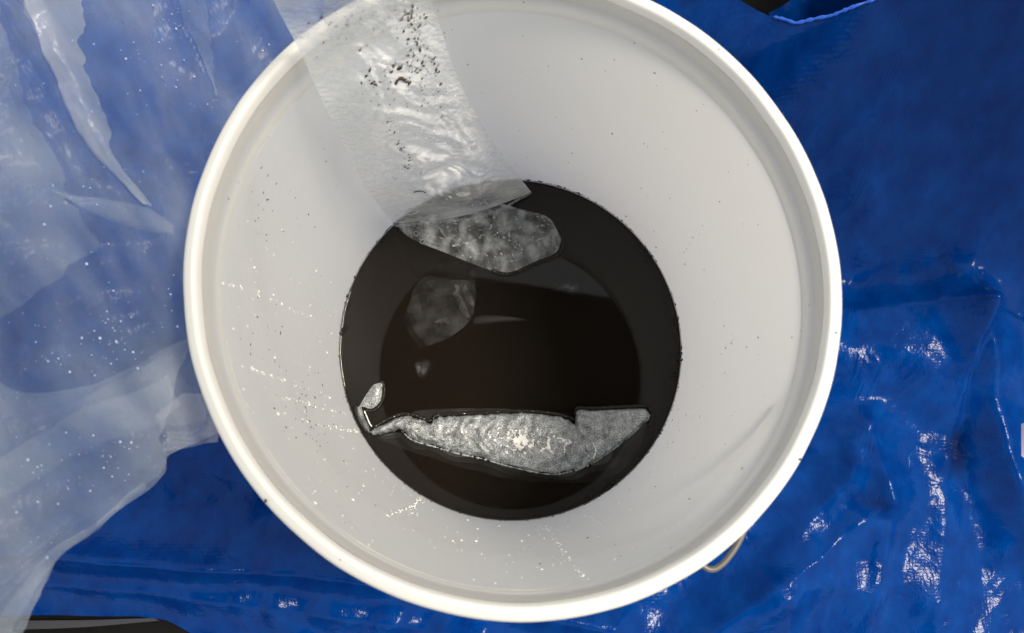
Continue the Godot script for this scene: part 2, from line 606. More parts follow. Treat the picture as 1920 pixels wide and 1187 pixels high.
func smooth_profile(keys: Array, step: float) -> Array:
	var out := []
	for k in keys.size() - 1:
		var n := maxi(1, int((keys[k + 1] - keys[k]).length() / step))
		for i in n:
			out.append(keys[k].lerp(keys[k + 1], float(i) / n))
	out.append(keys[keys.size() - 1])
	return out


func wall_radius(y: float) -> float:
	return 0.1309 + 0.0385 * y 


func make_bucket() -> void:
	var b := thing("bucket", "white round plastic bucket of dark water standing on the tarp", "bucket")
	var inner := []
	var y := 0.364
	while y > 0.004:
		inner.append(Vector2(wall_radius(y) + 0.00002 * sin(y * 430.0) * smoothstep(0.25, 0.33, y), y))
		y -= 0.003
	inner.append(Vector2(0.128, 0.0045))
	inner.append(Vector2(0.0005, 0.0045))
	part("wall", lathe(inner, 240, 0.00018), M.bucket, b)
	part("outer_ring", lathe([Vector2(0.1439, 0.338), Vector2(0.1452, 0.339), Vector2(0.1455, 0.342), Vector2(0.1452, 0.345), Vector2(0.1442, 0.346)], 160), M.bucket, b)
	var rim := [Vector2(0.1475, 0.3535), Vector2(0.1520, 0.3535), Vector2(0.1529, 0.3550), Vector2(0.1532, 0.3600), Vector2(0.1530, 0.3650), Vector2(0.1524, 0.3672), Vector2(0.1512, 0.3685), Vector2(0.1497, 0.3692), Vector2(0.1484, 0.3700), Vector2(0.1474, 0.3704), Vector2(0.1464, 0.3700), Vector2(0.1457, 0.3688), Vector2(0.1452, 0.3665), Vector2(0.14493, 0.3642)]
	part("rim", lathe(rim, 240, 0.0005), M.rim, b)
	# bail wire, hanging outward below the rim
	var bail := []
	for q in [[22.0, 0.335, 0.1505], [28.0, 0.325, 0.154]]:
		bail.append(Vector3(cos(deg_to_rad(q[0])) * q[2], q[1], sin(deg_to_rad(q[0])) * q[2]))
	bail.append_array([Vector3(0.1277, 0.3050, 0.0996), Vector3(0.1200, 0.3050, 0.1184), Vector3(0.1149, 0.3050, 0.1282), Vector3(0.1092, 0.3050, 0.1356), Vector3(0.1047, 0.3050, 0.1393), Vector3(0.1014, 0.3050, 0.1403), Vector3(0.0987, 0.3050, 0.1395), Vector3(0.0969, 0.3050, 0.1377), Vector3(0.0925, 0.3050, 0.1316)])
	for q in [[85.0, 0.25, 0.166], [120.0, 0.235, 0.168], [160.0, 0.25, 0.163], [190.0, 0.30, 0.155], [202.0, 0.335, 0.1505]]:
		bail.append(Vector3(cos(deg_to_rad(q[0])) * q[2], q[1], sin(deg_to_rad(q[0])) * q[2]))
	part("bail_handle", tube(bail, 0.0017, 260, 12), M.wire, b, false, "grey wire handle bent out under the rim")
	# soil specks, drops and scuffs on the inside of the wall
	var specks := []
	for k in 150:
		var a := rng.randf() * TAU
		var h := 0.10 + 0.25 * rng.randf()
		var r := 0.00022 + 0.0005 * pow(rng.randf(), 4.0)
		specks.append(on_wall(a, h, Vector3(r * rng.randf_range(0.7, 2.2), r * 0.5, r)))
	for c in [[150.0, 0.24, 26], [158.0, 0.20, 22], [172.0, 0.27, 16], [240.0, 0.14, 18], [250.0, 0.32, 16], [200.0, 0.31, 14]]:
		for k in c[2]:
			var r := 0.0003 + 0.0004 * pow(rng.randf(), 2.0)
			specks.append(on_wall(deg_to_rad(c[0]) + rng.randfn() * 0.07, c[1] + rng.randfn() * 0.022, Vector3(r * 2.0, r * 0.5, r * 0.7)))
	for k in 10:
		var a := rng.randf() * TAU
		var r := 0.0003 + 0.0005 * pow(rng.randf(), 2.0)
		specks.append([oval(rng.randf_range(0.1475, 0.1515), 0.3696, a), Vector3(r * 1.6, r * 0.6, r), Vector3.UP, rng.randf() * TAU])
	part("dirt_specks", blobs(specks), M.dirt, b, true)
	var scum := []
	for k in 330:
		var a := rng.randf() * TAU
		var dense := n_soft.get_noise_2d(cos(a) * 3.0, sin(a) * 3.0)
		if dense < -0.12 and rng.randf() < 0.8:
			continue
		var r := 0.0003 + 0.0008 * pow(rng.randf(), 3.0)
		scum.append(on_wall(a, WATER_Y + 0.0012 + absf(rng.randfn()) * 0.0012, Vector3(r * rng.randf_range(1.0, 2.0), r * 0.6, r)))
	for c in [[-34.0, 14], [-22.0, 8], [-8.0, 16], [4.0, 16], [10.0, 10], [55.0, 14], [62.0, 8], [186.0, 10], [195.0, 6]]:
		for k in c[1]:
			var r := 0.0005 + 0.0008 * rng.randf()
			scum.append([oval(wall_radius(WATER_Y) - 0.001 - absf(rng.randfn()) * 0.0025, WATER_Y + 0.0008, deg_to_rad(c[0]) + rng.randfn() * 0.022), Vector3(r * rng.randf_range(1.0, 2.2), r * 0.4, r * 0.7), Vector3.UP, rng.randf() * TAU])
	part("residue_flakes", blobs(scum), M.black_dirt, b, true)
	part("tide_mark", patchy(900, 10,
		func(u, v): return oval(wall_radius(WATER_Y + 0.0035 * v) - 0.00025, WATER_Y + 0.0035 * v, TAU * u),
		func(u, v):
			var n := n_soft.get_noise_3d(cos(TAU * u) * 22.0, sin(TAU * u) * 22.0, v * 1.5)
			return n + 0.5 * n_warp.get_noise_2d(cos(TAU * u) * 90.0, sin(TAU * u) * 90.0 + v) > 0.10 + 0.5 * v), M.tide, b)
	var drops := []
	for k in 260:
		var a := deg_to_rad(rng.randf_range(20.0, 200.0))
		var r := 0.00026 + 0.0009 * pow(rng.randf(), 4.0)
		drops.append(on_wall(a, 0.10 + 0.24 * rng.randf(), Vector3(r, r * 0.6, r)))
	# runs of tiny drops left by water that ran down the wall
	for q in [[181.0, 0.345, 0.16, 3.0, 40], [165.0, 0.34, 0.14, -4.0, 70], [159.0, 0.27, 0.11, -3.0, 50], [152.0, 0.22, 0.10, -2.0, 46], [122.0, 0.25, 0.11, -4.0, 60], [118.0, 0.20, 0.10, 2.0, 40], [76.0, 0.34, 0.12, 4.0, 90], [66.0, 0.20, 0.11, 2.0, 24], [5.0, 0.24, 0.20, 1.0, 22], [14.0, 0.22, 0.17, 0.0, 16], [-27.0, 0.22, 0.16, 2.0, 20]]:
		for k in int(q[4] * 0.6):
			var t := rng.randf()
			var r := 0.0003 + 0.0007 * pow(rng.randf(), 3.0)
			drops.append(on_wall(deg_to_rad(q[0] + q[3] * t + rng.randfn() * 0.35), lerpf(q[1], q[2], t), Vector3(r * rng.randf_range(0.8, 1.6), r * 0.5, r)))
	part("dried_drops", blobs(drops), M.milk, b, true)


func on_wall(a: float, y: float, r: Vector3) -> Array:
	var p := oval(wall_radius(y) - 0.0001, y, a)
	return [p, r, Vector3(-cos(a), 0.04, -sin(a)).normalized(), rng.randf() * TAU]


func make_water() -> void:
	var prof := []
	for k in 40:
		prof.append(Vector2(0.0005 + 0.1315 * k / 39.0, WATER_Y))
	for k in 8:
		var t := (k + 1) / 8.0
		prof.append(Vector2(0.132 + (wall_radius(WATER_Y) + 0.0006 - 0.132) * t, WATER_Y + 0.0016 * pow(t, 2.5)))
	prof.reverse()
	var t := thing("dark_water", "still brownish black water filling the bottom of the white bucket", "water")
	part("surface", lathe(prof, 200), M.water, t)
	# murk hangs a little way down
	for h in [0.0866, 0.0852, 0.0834]:
		part("murky_layer", lathe([Vector2(wall_radius(h) - 0.0025, h), Vector2(0.06, h - 0.0001), Vector2(0.0005, h - 0.0001)], 160), M.murk, t)
	# the light is lost in the silt a centimetre down
	var silt := lathe([Vector2(wall_radius(0.087) - 0.0003, 0.0872), Vector2(0.1318, 0.0866), Vector2(0.1290, 0.0810), Vector2(0.125, 0.0782), Vector2(0.06, 0.0775), Vector2(0.0005, 0.0775)], 160)
	part("suspended_silt", silt, M.silt, t)


# ---------------------------------------------------------------- bag hanging into the water
var hang_l := [Vector3(-0.0999, 0.4520, -0.1078), Vector3(-0.1024, 0.4120, -0.1104), Vector3(-0.0990, 0.3800, -0.1037), Vector3(-0.0950, 0.3450, -0.0930), Vector3(-0.0951, 0.2880, -0.0905), Vector3(-0.0955, 0.2140, -0.0886), Vector3(-0.0931, 0.0945, -0.0968)]
var hang_r := [Vector3(-0.0363, 0.4200, -0.1277), Vector3(-0.0380, 0.3780, -0.1293), Vector3(-0.0358, 0.3520, -0.1294), Vector3(-0.0302, 0.3000, -0.1261), Vector3(-0.0197, 0.2360, -0.1257), Vector3(-0.0048, 0.1640, -0.1268), Vector3(0.0166, 0.0935, -0.1225)]


func hang_point(u: float, v: float) -> Vector3:
	var a: Vector3 = cr(hang_l, v)
	var b: Vector3 = cr(hang_r, v)
	var p := a.lerp(b, u)
	var q := Vector2((u - 0.5) * 0.12, v * 0.42)
	var edge := smoothstep(0.0, 0.35, u) * smoothstep(0.0, 0.2, 1.0 - u) * smoothstep(1.0, 0.9, v)
	var h := crumple(Vector2(q.x * 1.6, q.y * 0.7), 1.0, 17.0) * 0.018 + crumple(q, 5.0, 38.0) * 0.007 + 0.020 * sin(PI * u) + n_soft.get_noise_2d(q.x * 14.0, q.y * 9.0) * 0.008
	return p + Vector3(0.25, 0.85, 0.45) * h * edge + Vector3(0, 0, 0.007 * sin(PI * u) * smoothstep(0.8, 1.0, v))


func make_hanging_bag() -> void:
	var t := thing("clear_plastic_bag", "long clear plastic bag with dirt specks hanging over the rim into the water", "plastic bag")
	part("film", grid(90, 200, hang_point, func(_p, u, v): return Vector2(u * 0.45, v * 1.7)), M.sleeve, t)
	# a second layer where the bag is gathered over the rim
	part("gathered_fold", grid(70, 70,
		func(u, v):
			var s := lerpf(0.28, 0.78, u) + 0.06 * sin(v * 5.0)
			var p := hang_point(s, lerpf(0.0, 0.34, v))
			return p + Vector3(0, 0.007 + 0.012 * crumple(Vector2(u * 0.1, v * 0.16), 8.0, 28.0) + 0.006 * sin(u * PI) * sin(v * PI), 0),
		func(_p, u, v): return Vector2(u * 0.3, v * 0.5)), M.gathered, t)
	part("white_wrinkles", patchy(150, 420,
		func(u, v): return hang_point(lerpf(0.08, 0.97, u), lerpf(0.25, 0.99, v)) + Vector3(0, 0.0007, 0),
		func(u, v):
			var n := n_ridge.get_noise_2d(u * 5.0 + v * 4.0, v * 13.0 - u * 2.0)
			return n + 0.25 * n_soft.get_noise_2d(u * 40.0, v * 90.0) > 0.80 - 0.06 * v), M.wrinkle, t)
	# the end of the bag lying on the water
	var a := [Vector3(-0.0934, 0.0925, -0.0977), Vector3(-0.0803, 0.0925, -0.0999), Vector3(-0.0583, 0.0925, -0.1052), Vector3(-0.0328, 0.0925, -0.1096), Vector3(-0.0094, 0.0925, -0.1131), Vector3(0.0076, 0.0925, -0.1087), Vector3(0.0301, 0.0925, -0.1017), Vector3(0.0402, 0.0925, -0.0852)]
	var b := [Vector3(-0.0938, 0.0890, -0.0982), Vector3(-0.0783, 0.0890, -0.0851), Vector3(-0.0497, 0.0890, -0.0730), Vector3(-0.0204, 0.0890, -0.0613), Vector3(-0.0017, 0.0890, -0.0578), Vector3(0.0199, 0.0890, -0.0669), Vector3(0.0360, 0.0890, -0.0739), Vector3(0.0408, 0.0890, -0.0856)]
	part("floating_end", ruled(a, b, 60, 130,
		func(p, u, v):
			var e := minf(1.0, minf(u, 1.0 - u) * 5.0) * minf(1.0, minf(v, 1.0 - v) * 8.0)
			return Vector3(0, e * (0.0035 + 0.009 * crumple(Vector2(p.x, p.z), 3.0, 26.0) + 0.004 * n_soft.get_noise_2d(p.x * 30.0, p.z * 30.0)), 0), 0.12), M.lobe, t)
	part("wet_lip", tube([Vector3(-0.0052, 0.0882, -0.1135), Vector3(0.0021, 0.0882, -0.1099), Vector3(0.0077, 0.0882, -0.1069), Vector3(0.0184, 0.0882, -0.1055), Vector3(0.0320, 0.0882, -0.1016), Vector3(0.0396, 0.0882, -0.0924), Vector3(0.0421, 0.0882, -0.0845), Vector3(0.0378, 0.0882, -0.0727), Vector3(0.0207, 0.0882, -0.0654), Vector3(-0.0005, 0.0882, -0.0567), Vector3(-0.0157, 0.0882, -0.0593)], 0.0017, 160, 10, 0.35), M.lip, t)
	part("white_wrinkles", patchy(90, 190,
		func(u, v):
			var p: Vector3 = cr(a, v).lerp(cr(b, v), u)
			var e := minf(1.0, minf(u, 1.0 - u) * 5.0) * minf(1.0, minf(v, 1.0 - v) * 8.0)
			return p + Vector3(0, 0.0005 + e * (0.0035 + 0.009 * crumple(Vector2(p.x, p.z), 3.0, 26.0) + 0.004 * n_soft.get_noise_2d(p.x * 30.0, p.z * 30.0)), 0),
		func(u, v):
			var n := n_ridge.get_noise_2d(u * 2.6 + 3.0, v * 6.0)
			return n + 0.3 * n_soft.get_noise_2d(u * 30.0, v * 60.0) > 0.84), M.wrinkle, t)
	part("water_fold", tube([Vector3(-0.0920, 0.0925, -0.0947), Vector3(-0.0709, 0.0925, -0.0969), Vector3(-0.0497, 0.0925, -0.0986), Vector3(-0.0285, 0.0925, -0.1017), Vector3(-0.0073, 0.0925, -0.1087), Vector3(0.0076, 0.0925, -0.1175), Vector3(0.0166, 0.0925, -0.1224)], 0.0011, 90, 8, 0.9), M.clear, t)
	for loop in [[Vector3(-0.0727, 0.0945, -0.0885), Vector3(-0.0651, 0.0945, -0.0929), Vector3(-0.0575, 0.0945, -0.0933), Vector3(-0.0541, 0.0945, -0.0885), Vector3(-0.0507, 0.0945, -0.0842), Vector3(-0.0481, 0.0945, -0.0816), Vector3(-0.0506, 0.0945, -0.0790), Vector3(-0.0590, 0.0945, -0.0799), Vector3(-0.0667, 0.0945, -0.0833)], [Vector3(-0.0765, 0.0945, -0.0890), Vector3(-0.0744, 0.0945, -0.0898), Vector3(-0.0731, 0.0945, -0.0881), Vector3(-0.0743, 0.0945, -0.0859), Vector3(-0.0760, 0.0945, -0.0868), Vector3(-0.0765, 0.0945, -0.0890)], [Vector3(-0.0713, 0.0940, -0.0822), Vector3(-0.0688, 0.0940, -0.0835), Vector3(-0.0675, 0.0940, -0.0817), Vector3(-0.0696, 0.0940, -0.0800), Vector3(-0.0713, 0.0940, -0.0809), Vector3(-0.0713, 0.0940, -0.0822)], [Vector3(-0.0767, 0.1500, -0.0904), Vector3(-0.0728, 0.1500, -0.0928), Vector3(-0.0674, 0.1500, -0.0912), Vector3(-0.0704, 0.1500, -0.0888), Vector3(-0.0751, 0.1500, -0.0884), Vector3(-0.0767, 0.1500, -0.0904)]]:
		part("bubble_edge", tube(loop, 0.00024, 60, 6, 0.9), M.pale, t)
	var dirt := []
	var black := []
	for c in [[0.80, 0.26, 0.05, 0.03, 26, 1.0], [0.74, 0.36, 0.06, 0.05, 46, 1.2], [0.70, 0.44, 0.07, 0.03, 30, 0.8], [0.86, 0.45, 0.025, 0.03, 22, 1.1], [0.54, 0.43, 0.04, 0.008, 22, 1.2], [0.36, 0.46, 0.03, 0.02, 16, 1.0], [0.5, 0.5, 0.1, 0.03, 30, 0.6], [0.66, 0.55, 0.09, 0.03, 40, 0.6], [0.30, 0.33, 0.1, 0.08, 12, 0.8], [0.35, 0.605, 0.02, 0.012, 14, 0.9], [0.34, 0.70, 0.015, 0.025, 20, 0.9], [0.30, 0.77, 0.012, 0.01, 7, 0.8], [0.55, 0.72, 0.25, 0.12, 40, 0.35], [0.5, 0.3, 0.2, 0.12, 46, 0.6]]:
		for k in c[4]:
			var p := hang_point(c[0] + rng.randfn() * c[2], c[1] + rng.randfn() * c[3])
			var r: float = (0.00022 + 0.0006 * pow(rng.randf(), 2.0)) * c[5]
			(black if rng.randf() < 0.45 else dirt).append([p + Vector3(0, 0.0003, 0), Vector3(r * rng.randf_range(1.0, 2.4), r * 0.5, r * 0.8), Vector3.UP, rng.randfn() * 0.5 + 0.8])
	for k in 9:
		dirt.append([hang_point(0.50 + 0.012 * k, 0.475 - 0.012 * sin(k * 0.45)) + Vector3(0, 0.0005, 0), Vector3(0.0013, 0.0006, 0.0008), Vector3.UP, 0.4])
	for k in 6:
		black.append([hang_point(0.28 + 0.012 * k, 0.868 - 0.006 * sin(k * 0.6)) + Vector3(0, 0.0004, 0), Vector3(0.0009, 0.0004, 0.0006), Vector3.UP, 0.4])
	part("dirt_specks", blobs(dirt), M.dirt, t, true)
	part("dark_specks", blobs(black), M.black_dirt, t, true)
	var drops := []
	for k in 130:
		var r := 0.0002 + 0.0005 * pow(rng.randf(), 3.0)
		drops.append([hang_point(rng.randf_range(0.05, 0.95), rng.randf_range(0.5, 0.98)) + Vector3(0, 0.0002, 0), Vector3(r, r * 0.6, r), Vector3.UP, 0.0])
	for k in 90:
		var p: Vector3 = cr(a, rng.randf_range(0.05, 0.9)).lerp(cr(b, rng.randf_range(0.1, 0.9)), rng.randf_range(0.1, 0.9))
		var r := 0.0002 + 0.0004 * pow(rng.randf(), 3.0)
		drops.append([Vector3(p.x, 0.0945, p.z), Vector3(r, r * 0.6, r), Vector3.UP, 0.0])
	part("droplets", blobs(drops), M.milk, t, true)


# ---------------------------------------------------------------- bag floating in the water
func dip(u: float, v: float) -> float:
	# a sunken scrap hangs deeper towards its edges
	return 0.007 * pow(1.0 - 4.0 * u * (1.0 - u), 2.0) + 0.007 * pow(1.0 - 4.0 * v * (1.0 - v), 3.0)


func make_floating_bag() -> void:
	var t := thing("floating_plastic_bag", "frosty grey crumpled plastic bag floating at the lower side of the water", "plastic bag")
	var ta := [Vector3(-0.1098, 0.0886, 0.0678), Vector3(-0.0997, 0.0886, 0.0621), Vector3(-0.0846, 0.0886, 0.0556), Vector3(-0.0751, 0.0886, 0.0560), Vector3(-0.0615, 0.0886, 0.0609), Vector3(-0.0570, 0.0886, 0.0564), Vector3(-0.0401, 0.0886, 0.0552), Vector3(-0.0207, 0.0886, 0.0544), Vector3(0.0011, 0.0886, 0.0532), Vector3(0.0197, 0.0886, 0.0536), Vector3(0.0333, 0.0886, 0.0552), Vector3(0.0432, 0.0886, 0.0577), Vector3(0.0502, 0.0886, 0.0614)]
	var tb := [Vector3(-0.1098, 0.0886, 0.0678), Vector3(-0.1036, 0.0886, 0.0698), Vector3(-0.0930, 0.0886, 0.0678), Vector3(-0.0840, 0.0886, 0.0658), Vector3(-0.0748, 0.0886, 0.0731), Vector3(-0.0567, 0.0886, 0.0784), Vector3(-0.0399, 0.0886, 0.0833), Vector3(-0.0206, 0.0886, 0.0873), Vector3(0.0011, 0.0886, 0.0934), Vector3(0.0293, 0.0886, 0.0987), Vector3(0.0461, 0.0886, 0.0967), Vector3(0.0563, 0.0886, 0.0943), Vector3(0.0617, 0.0886, 0.0910)]
	var top_at := func(u: float, v: float) -> Vector3:
		var p: Vector3 = cr(ta, v).lerp(cr(tb, v), u)
		var e := pow(sin(PI * u), 0.6) * minf(1.0, v * 5.0)
		p += Vector3(0, 0, 0.0012 * n_soft.get_noise_2d(v * 26.0, floorf(u + 0.5) * 9.0) * absf(u - 0.5) * 2.0)
		return p + Vector3(0, e * (0.010 + 0.016 * crumple(Vector2(p.x, p.z), 6.0, 21.0) + 0.009 * crumple(Vector2(p.x, p.z), 2.0, 64.0)), 0)
	part("film", grid(50, 220, top_at, func(p, _u, _v): return Vector2(p.x, p.z) / 0.075), M.frost, t)
	var ea := [Vector3(0.0498, 0.0886, 0.0614), Vector3(0.0519, 0.0886, 0.0507), Vector3(0.0631, 0.0886, 0.0511), Vector3(0.0797, 0.0886, 0.0503), Vector3(0.1020, 0.0886, 0.0495), Vector3(0.1061, 0.0886, 0.0516), Vector3(0.1081, 0.0886, 0.0549)]
	var eb := [Vector3(0.0617, 0.0886, 0.0910), Vector3(0.0666, 0.0886, 0.0886), Vector3(0.0733, 0.0886, 0.0838), Vector3(0.0812, 0.0886, 0.0781), Vector3(0.0908, 0.0886, 0.0708), Vector3(0.1017, 0.0886, 0.0610), Vector3(0.1081, 0.0886, 0.0553)]
	part("corner_flap", ruled(ea, eb, 50, 90,
		func(p, u, v):
			var e := pow(sin(PI * clampf(u, 0.0, 1.0)), 0.6)
			return Vector3(0, e * (0.004 + 0.006 * (1.0 - v) + 0.007 * crumple(Vector2(p.x, p.z), 12.0, 34.0)), 0), 0.075), M.frost, t)
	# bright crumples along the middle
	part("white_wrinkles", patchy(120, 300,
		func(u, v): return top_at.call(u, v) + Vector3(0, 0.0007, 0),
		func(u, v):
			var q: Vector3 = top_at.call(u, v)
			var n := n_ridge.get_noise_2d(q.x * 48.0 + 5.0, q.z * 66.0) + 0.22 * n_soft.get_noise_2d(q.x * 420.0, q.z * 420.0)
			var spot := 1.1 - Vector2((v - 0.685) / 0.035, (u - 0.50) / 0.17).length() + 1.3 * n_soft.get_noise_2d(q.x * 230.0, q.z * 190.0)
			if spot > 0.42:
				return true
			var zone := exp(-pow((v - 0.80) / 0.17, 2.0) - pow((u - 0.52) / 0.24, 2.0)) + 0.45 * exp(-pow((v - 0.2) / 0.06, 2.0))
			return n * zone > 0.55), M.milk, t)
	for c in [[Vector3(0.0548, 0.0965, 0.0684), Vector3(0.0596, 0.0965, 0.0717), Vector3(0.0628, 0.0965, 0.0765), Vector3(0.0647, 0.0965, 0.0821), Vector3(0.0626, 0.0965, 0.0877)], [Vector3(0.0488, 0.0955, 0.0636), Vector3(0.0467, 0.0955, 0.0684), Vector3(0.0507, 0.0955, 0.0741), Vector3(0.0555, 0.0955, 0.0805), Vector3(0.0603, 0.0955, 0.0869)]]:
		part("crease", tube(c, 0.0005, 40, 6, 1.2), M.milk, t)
	part("seam", tube([Vector3(-0.0840, 0.0888, 0.0666), Vector3(-0.0748, 0.0888, 0.0739), Vector3(-0.0567, 0.0888, 0.0792), Vector3(-0.0398, 0.0888, 0.0841), Vector3(-0.0206, 0.0888, 0.0881), Vector3(0.0011, 0.0888, 0.0942), Vector3(0.0293, 0.0888, 0.0995), Vector3(0.0460, 0.0888, 0.0975), Vector3(0.0617, 0.0888, 0.0918), Vector3(0.0732, 0.0888, 0.0846), Vector3(0.0907, 0.0888, 0.0716), Vector3(0.1076, 0.0888, 0.0561)], 0.00055, 160, 6, 1.6), M.pale, t)
	var sa := [Vector3(-0.0977, 0.0870, 0.0694), Vector3(-0.0842, 0.0870, 0.0682), Vector3(-0.0647, 0.0870, 0.0772), Vector3(-0.0399, 0.0870, 0.0841), Vector3(0.0011, 0.0870, 0.0943), Vector3(0.0294, 0.0870, 0.0999), Vector3(0.0585, 0.0870, 0.0947), Vector3(0.0793, 0.0870, 0.0805), Vector3(0.1079, 0.0870, 0.0560)]
	var sb := [Vector3(-0.1044, 0.0835, 0.0722), Vector3(-0.0877, 0.0835, 0.0788), Vector3(-0.0649, 0.0835, 0.0862), Vector3(-0.0388, 0.0835, 0.0943), Vector3(0.0011, 0.0835, 0.1037), Vector3(0.0381, 0.0835, 0.1061), Vector3(0.0694, 0.0835, 0.1041), Vector3(0.0932, 0.0835, 0.0904), Vector3(0.1066, 0.0835, 0.0633)]
	part("submerged_skirt", ruled(sa, sb, 16, 80, func(p, _u, v): return Vector3(0, 0.0006 * sin(v * 40.0), 0), 0.2), M.skirt, t)
	var ga := [Vector3(-0.0878, 0.0862, 0.0575), Vector3(-0.0755, 0.0862, 0.0518), Vector3(-0.0610, 0.0862, 0.0501), Vector3(-0.0361, 0.0862, 0.0493), Vector3(0.0011, 0.0862, 0.0498), Vector3(0.0343, 0.0862, 0.0518)]
	var gb := [Vector3(-0.0849, 0.0862, 0.0584), Vector3(-0.0741, 0.0862, 0.0567), Vector3(-0.0617, 0.0862, 0.0617), Vector3(-0.0361, 0.0862, 0.0559), Vector3(0.0011, 0.0862, 0.0539), Vector3(0.0343, 0.0862, 0.0560)]
	part("submerged_skirt", ruled(ga, gb, 8, 60, func(_p, _u, _v): return Vector3.ZERO, 0.2), M.skirt, t)
	var fa := [Vector3(-0.1176, 0.0892, 0.0486), Vector3(-0.1113, 0.0892, 0.0379), Vector3(-0.1065, 0.0892, 0.0313), Vector3(-0.1008, 0.0892, 0.0296)]
	var fb := [Vector3(-0.1144, 0.0892, 0.0482), Vector3(-0.1069, 0.0892, 0.0494), Vector3(-0.1005, 0.0892, 0.0429), Vector3(-0.0995, 0.0892, 0.0313)]
	part("torn_tip", ruled(fa, fb, 16, 24, func(_p, u, v): return Vector3(0, 0.003 * sin(PI * u) * sin(PI * v), 0), 0.09), M.frost, t)
	var ha := [Vector3(-0.1198, 0.0888, 0.0478), Vector3(-0.1175, 0.0888, 0.0572), Vector3(-0.1132, 0.0888, 0.0645), Vector3(-0.1090, 0.0888, 0.0678)]
	var hb := [Vector3(-0.1152, 0.0888, 0.0486), Vector3(-0.1134, 0.0888, 0.0551), Vector3(-0.1100, 0.0888, 0.0613), Vector3(-0.1082, 0.0888, 0.0670)]
	part("torn_tip", ruled(ha, hb, 10, 24, func(_p, u, v): return Vector3(0, 0.002 * sin(PI * u), 0), 0.2), M.lobe, t)
	part("torn_edge", tube([Vector3(-0.1130, 0.0895, 0.0511), Vector3(-0.1108, 0.0895, 0.0560), Vector3(-0.1086, 0.0895, 0.0609), Vector3(-0.1069, 0.0895, 0.0633)], 0.0005, 24, 6, 0.5), M.milk, t)
	# folds of the bag just under the surface
	var ka := [Vector3(-0.0865, 0.0845, -0.0188), Vector3(-0.0798, 0.0862, -0.0347), Vector3(-0.0767, 0.0858, -0.0455), Vector3(-0.0667, 0.0852, -0.0556), Vector3(-0.0471, 0.0862, -0.0528), Vector3(-0.0280, 0.0868, -0.0527)]
	var kb := [Vector3(-0.0710, 0.0850, 0.0029), Vector3(-0.0659, 0.0858, 0.0009), Vector3(-0.0533, 0.0862, -0.0041), Vector3(-0.0416, 0.0866, -0.0108), Vector3(-0.0308, 0.0868, -0.0218), Vector3(-0.0275, 0.0868, -0.0372)]
	part("submerged_fold", ruled(ka, kb, 50, 50, func(p, u, v): return Vector3(0, 0.007 * crumple(Vector2(p.x, p.z), 7.0, 24.0) + 0.0001 - 0.16 * dip(u, v), 0), 0.09), M.skirt, t)
	part("submerged_fold", ruled([Vector3(-0.0325, 0.0855, -0.0237), Vector3(-0.0199, 0.0855, -0.0254), Vector3(0.0012, 0.0855, -0.0237), Vector3(0.0181, 0.0855, -0.0203)], [Vector3(-0.0325, 0.0855, -0.0152), Vector3(-0.0220, 0.0855, -0.0161), Vector3(-0.0030, 0.0855, -0.0186), Vector3(0.0181, 0.0855, -0.0195)], 12, 40, func(_p, u, v): return Vector3(0, 0.001 - dip(u, v), 0), 0.2), M.skirt, t)
	part("submerged_fold", ruled([Vector3(-0.0783, 0.0855, 0.0135), Vector3(-0.0733, 0.0855, 0.0101), Vector3(-0.0658, 0.0855, 0.0097), Vector3(-0.0611, 0.0855, 0.0118)], [Vector3(-0.0726, 0.0855, 0.0269), Vector3(-0.0697, 0.0855, 0.0277), Vector3(-0.0656, 0.0855, 0.0244), Vector3(-0.0611, 0.0855, 0.0177)], 12, 16, func(p, u, v): return Vector3(0, 0.005 * crumple(Vector2(p.x, p.z), 7.0, 60.0) + 0.0012 - dip(u, v), 0), 0.05), M.skirt, t)
	part("submerged_fold", ruled([Vector3(0.0309, 0.0855, -0.0503), Vector3(0.0394, 0.0855, -0.0521), Vector3(0.0488, 0.0855, -0.0529), Vector3(0.0556, 0.0855, -0.0503)], [Vector3(0.0334, 0.0855, -0.0443), Vector3(0.0411, 0.0855, -0.0426), Vector3(0.0495, 0.0855, -0.0409), Vector3(0.0563, 0.0855, -0.0434)], 8, 16, func(p, u, v): return Vector3(0, 0.005 * crumple(Vector2(p.x, p.z), 7.0, 60.0) + 0.0012 - dip(u, v), 0), 0.05), M.skirt, t)
	# wet lip of water along the upper edge
	part("wet_lip", tube([Vector3(-0.1059, 0.0882, 0.0641), Vector3(-0.0978, 0.0882, 0.0592), Vector3(-0.0847, 0.0882, 0.0539), Vector3(-0.0740, 0.0882, 0.0547), Vector3(-0.0624, 0.0882, 0.0588), Vector3(-0.0566, 0.0882, 0.0547), Vector3(-0.0401, 0.0882, 0.0535), Vector3(-0.0207, 0.0882, 0.0527), Vector3(0.0011, 0.0882, 0.0515), Vector3(0.0197, 0.0882, 0.0519), Vector3(0.0342, 0.0882, 0.0536), Vector3(0.0441, 0.0882, 0.0560), Vector3(0.0498, 0.0882, 0.0585)], 0.0016, 160, 10, 0.5), M.lip, t)
	part("wet_lip", tube([Vector3(0.0503, 0.0882, 0.0552), Vector3(0.0520, 0.0882, 0.0495), Vector3(0.0632, 0.0882, 0.0495), Vector3(0.0797, 0.0882, 0.0487), Vector3(0.1021, 0.0882, 0.0478), Vector3(0.1070, 0.0882, 0.0495), Vector3(0.1098, 0.0882, 0.0548), Vector3(0.1067, 0.0882, 0.0634)], 0.0016, 100, 10, 0.5), M.lip, t)
	part("wet_lip", tube([Vector3(-0.1212, 0.0882, 0.0469), Vector3(-0.1176, 0.0882, 0.0576), Vector3(-0.1107, 0.0882, 0.0682)], 0.0013, 40, 10, 0.5), M.lip, t)
